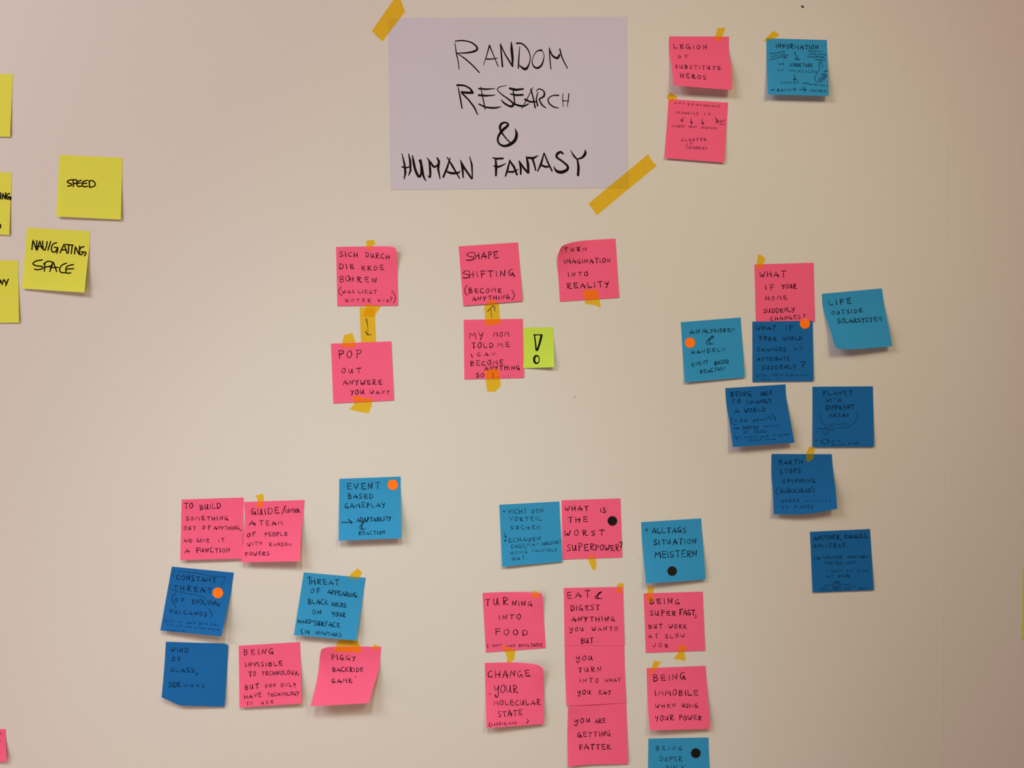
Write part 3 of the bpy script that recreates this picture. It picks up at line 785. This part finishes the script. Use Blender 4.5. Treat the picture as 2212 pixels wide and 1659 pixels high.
# ---------------------------------------------------------------- lower middle cluster
aa = (1065, 1070, 10.056)
note('sky', aa, '135,205 1440,133 1503,1445 200,1550', 'light blue German sticky note NICHT DEN VORTEIL SUCHEN',
     'NICHT 335 398 730 383 108;DEN 840 382 1080 372 94;VORTEIL 360 562 1050 542 104;SUCHEN 385 737 1020 737 98;SCHAUEN 335 1022 1025 982 108;DASS, 395 1152 725 1135 98;MAN 740 1112 990 1082 80;MÖGLICHST 1060 1092 1480 1032 82;WENIG 380 1282 740 1257 72;NACHTEILE 850 1227 1390 1217 72;HAT. 415 1417 740 1385 88',
     pen=['.:240,350,22', '.:265,985,26'], draw=[('drawn_arrow', ['~235,800 262,860 285,920', '235,880 285,925 290,885'], 1.7)], lifts=(5, 2, 0, 0), pale=True)
bb = (1200, 1065, 9.756)
note('pink', bb, '125,152 1370,112 1408,1357 150,1400', 'pink sticky note WHAT IS THE WORST SUPERPOWER with a black dot',
     'WHAT 205 372 685 362 108;IS 945 407 1055 412 108;THE 255 612 670 612 134;WORST 195 897 1020 892 124;SUPER 240 1215 820 1205 150;POWER 840 1200 1340 1217 135;? 1355 1200 1405 1200 190', lifts=(.5, .5, 0, 0), w=2.3)
tape(bb, '705,1310 780,1315 860,1350 845,1400 865,1500 855,1590 820,1640 770,1590 720,1490 672,1370', 'yellow tape hanging below the WORST SUPERPOWER note')
dot('black', bb, 1198, 588, 101, 'black dot sticker on the pink WORST SUPERPOWER note')
cc = (1375, 1110, 10.369)
note('sky', cc, '103,187 1445,100 1550,1470 215,1560', 'light blue German sticky note ALLTAGS SITUATION MEISTERN with a black dot',
     'ALLTAGS 345 437 1105 417 134;SITUATION 390 687 1330 667 124;MEISTERN 420 987 1350 947 155', pen=['o:228,362,26,24,14,14'], lifts=(11, 5, 0, 0), edges={'left': '120,560 160,1000'}, w=2.3)
dot('black', cc, 798, 1282, 107, 'black dot sticker at the bottom of the light blue ALLTAGS note')
dd = (1030, 1265, 9.756)
note('pink', dd, '118,155 1362,163 1450,1318 190,1410', 'pink sticky note TURNING INTO FOOD, taped at two places',
     'TUR 165 412 655 400 155;NING 745 422 1160 438 118;INTO 465 712 920 702 112;FOOD 385 1032 1065 1052 142;( 215 1300 240 1300 75;I 255 1280 270 1280 48;DONT 335 1287 535 1277 62;LIKE 640 1287 805 1287 60;BEING 885 1287 1095 1287 64;EATEN) 1145 1282 1375 1287 78', lifts=(.4, .4, 0, 5),
     edges={'top': '500,138 900,133 1250,146', 'right': '1388,260 1412,650'}, w=2.3)
tape(dd, '1160,120 1270,120 1290,160 1335,225 1170,260', 'small yellow tape on the top right corner of the TURNING INTO FOOD note')
tape(dd, '515,1245 700,1325 825,1370 800,1420 795,1550 680,1640 625,1645 640,1530 600,1400', 'yellow tape between the TURNING INTO FOOD note and the note below it')
ee = (1030, 1395, 8.731)
note('pink', ee, '148,325 1222,400 1268,1475 183,1555', 'pink sticky note with rounded top right corner, CHANGE YOUR MOLECULAR STATE',
     'CHANGE 210 598 995 582 138;yOUR 340 882 775 877 152;MOLECULAR 325 1122 1195 1107 108;STATE 400 1347 850 1302 124;( 235 1515 265 1515 80;LIQUID, 275 1502 580 1487 60;GAS 605 1482 745 1472 56;) 938 1450 968 1448 75', pen=['o:250,912,12,12,8,8', '.:845,1465,5', '.:895,1462,5'], lifts=(11, 5, 0, 9), h0=.5,
     edges={'top': '600,313 900,325 1100,350', 'right': '1252,470 1262,700 1265,1100'}, w=2.2)
gg = (1205, 1510, 11.133)
note('pink', gg, '248,192 1648,70 1695,1560 245,1632', 'pink sticky note YOU ARE GETTING FATTER, lowest of a column of three',
     'yOU 400 582 770 562 132;ARE 890 577 1140 577 114;GETTING 475 912 1260 887 134;FATTER 515 1207 1265 1202 134', lifts=(5, 2, 3, 0),
     edges={'top': '400,162 560,140 1000,100', 'bottom': '560,1590 900,1572 1300,1568', 'left': '228,900'}, w=2.2)
ff = (1205, 1385, 11.063)
note('pink', ff, '160,70 1588,75 1640,1475 212,1548', 'pink sticky note YOU TURN INTO WHAT YOU EAT, middle of a column of three',
     'yOU 440 462 820 452 132;TURN 480 747 1030 722 128;INTO 520 987 965 987 108;WHAT 1130 972 1495 962 98;yOU 475 1272 785 1272 112;EAT 975 1282 1265 1272 114', lifts=(3, .2, 0, 0), h0=.45,
     edges={'left': '172,700', 'right': '1602,700'}, w=2.2)
hh = (1205, 1255, 10.369)
note('pink', hh, '130,157 1460,130 1495,1440 152,1448', 'pink sticky note EAT & DIGEST ANYTHING, topmost of a column of three',
     'EAT 205 395 715 355 150;& 830 402 990 392 180;DIGEST 285 667 935 647 124;ANYTHING 310 897 1265 897 118;yOU 270 1122 570 1122 94;WANTO 765 1112 1330 1107 94;BUT 520 1397 790 1390 122', pen=['.:820,1380,8', '.:865,1365,7', '.:905,1362,7', '.:940,1360,7'], lifts=(.5, .5, 0, 0), h0=.5, w=2.3)
tape(hh, '1385,42 1480,60 1475,130 1440,200 1380,315 1340,260 1305,180 1330,85', 'yellow tape on the top right corner of the EAT & DIGEST note')
ii = (1380, 1260, 9.756)
note('pink', ii, '100,212 1350,175 1395,1420 145,1465', 'pink sticky note BEING SUPER FAST BUT WORK AT SLOW JOB',
     'BEING 220 427 855 440 125;SUPER 235 677 775 687 118;FAST 855 662 1175 667 125;BUT 205 957 490 947 104;WORK 630 947 1000 947 94;AT 200 1157 400 1147 90;SLOW 560 1162 960 1132 90;JOB 295 1337 615 1347 90', pen=['~1195,665 1208,700 1180,735'], lifts=(.5, .7, 0, 0), w=2.3)
tape(ii, '190,45 325,90 305,190 275,270 300,330 290,415 240,405 175,360 160,280 190,160', 'yellow tape on the top left of the SUPER FAST note')
tape(ii, '840,1305 1015,1330 960,1440 990,1640 850,1610 725,1595 825,1470', 'yellow tape on the bottom edge of the SUPER FAST note')
jj = (1380, 1395, 8.506)
note('pink', jj, '140,410 1228,368 1318,1528 205,1555', 'pink sticky note BEING IMMOBILE WHEN USING YOUR POWER',
     'BEING 260 647 850 617 128;IMMOBILE 300 912 1080 907 108;WHEN 310 1137 665 1132 78;USING 795 1132 1080 1132 78;YOUR 305 1382 635 1367 104;POWER 740 1362 1150 1362 94', lifts=(11, 6, 0, 0), edges={'left': '155,850 176,1250', 'right': '1250,700'}, w=2.2)
tape(jj, '285,265 345,290 415,290 345,400 260,480 200,570 210,480 245,370', 'yellow tape on the top left of the IMMOBILE note')
kk = (1380, 1570, 13.012)
note('sky', kk, '265,330 1955,300 2015,2020 250,2060', 'light blue sticky note BEING SUPER, cut off by the bottom edge',
     'BEING 475 657 1205 652 128;SUPER 580 952 1220 967 148;BULK 760 1235 1300 1225 155', lifts=(3, 3, 0, 0), pale=True)
dot('black', kk, 1600, 742, 136, 'black dot sticker on the light blue note cut off by the bottom edge')

# ---------------------------------------------------------------- slivers at the edges of the frame
note('pink', (0, 1550, 15.22), '-1830,440 185,380 215,1450 -1800,1480', 'pink sticky note cut off by the left edge, near the bottom left corner', pen=[['-60,515,24 10,520,30 35,535,22'], ['-40,760,22 15,765,24']], lifts=(3, 5, 0, 0))
note('lime', (2112, 1210, 8.73), '850,162 1990,150 1990,1475 838,1490', 'sliver of a lime sticky note cut off by the right edge', lifts=(1, 1, 0, 0))
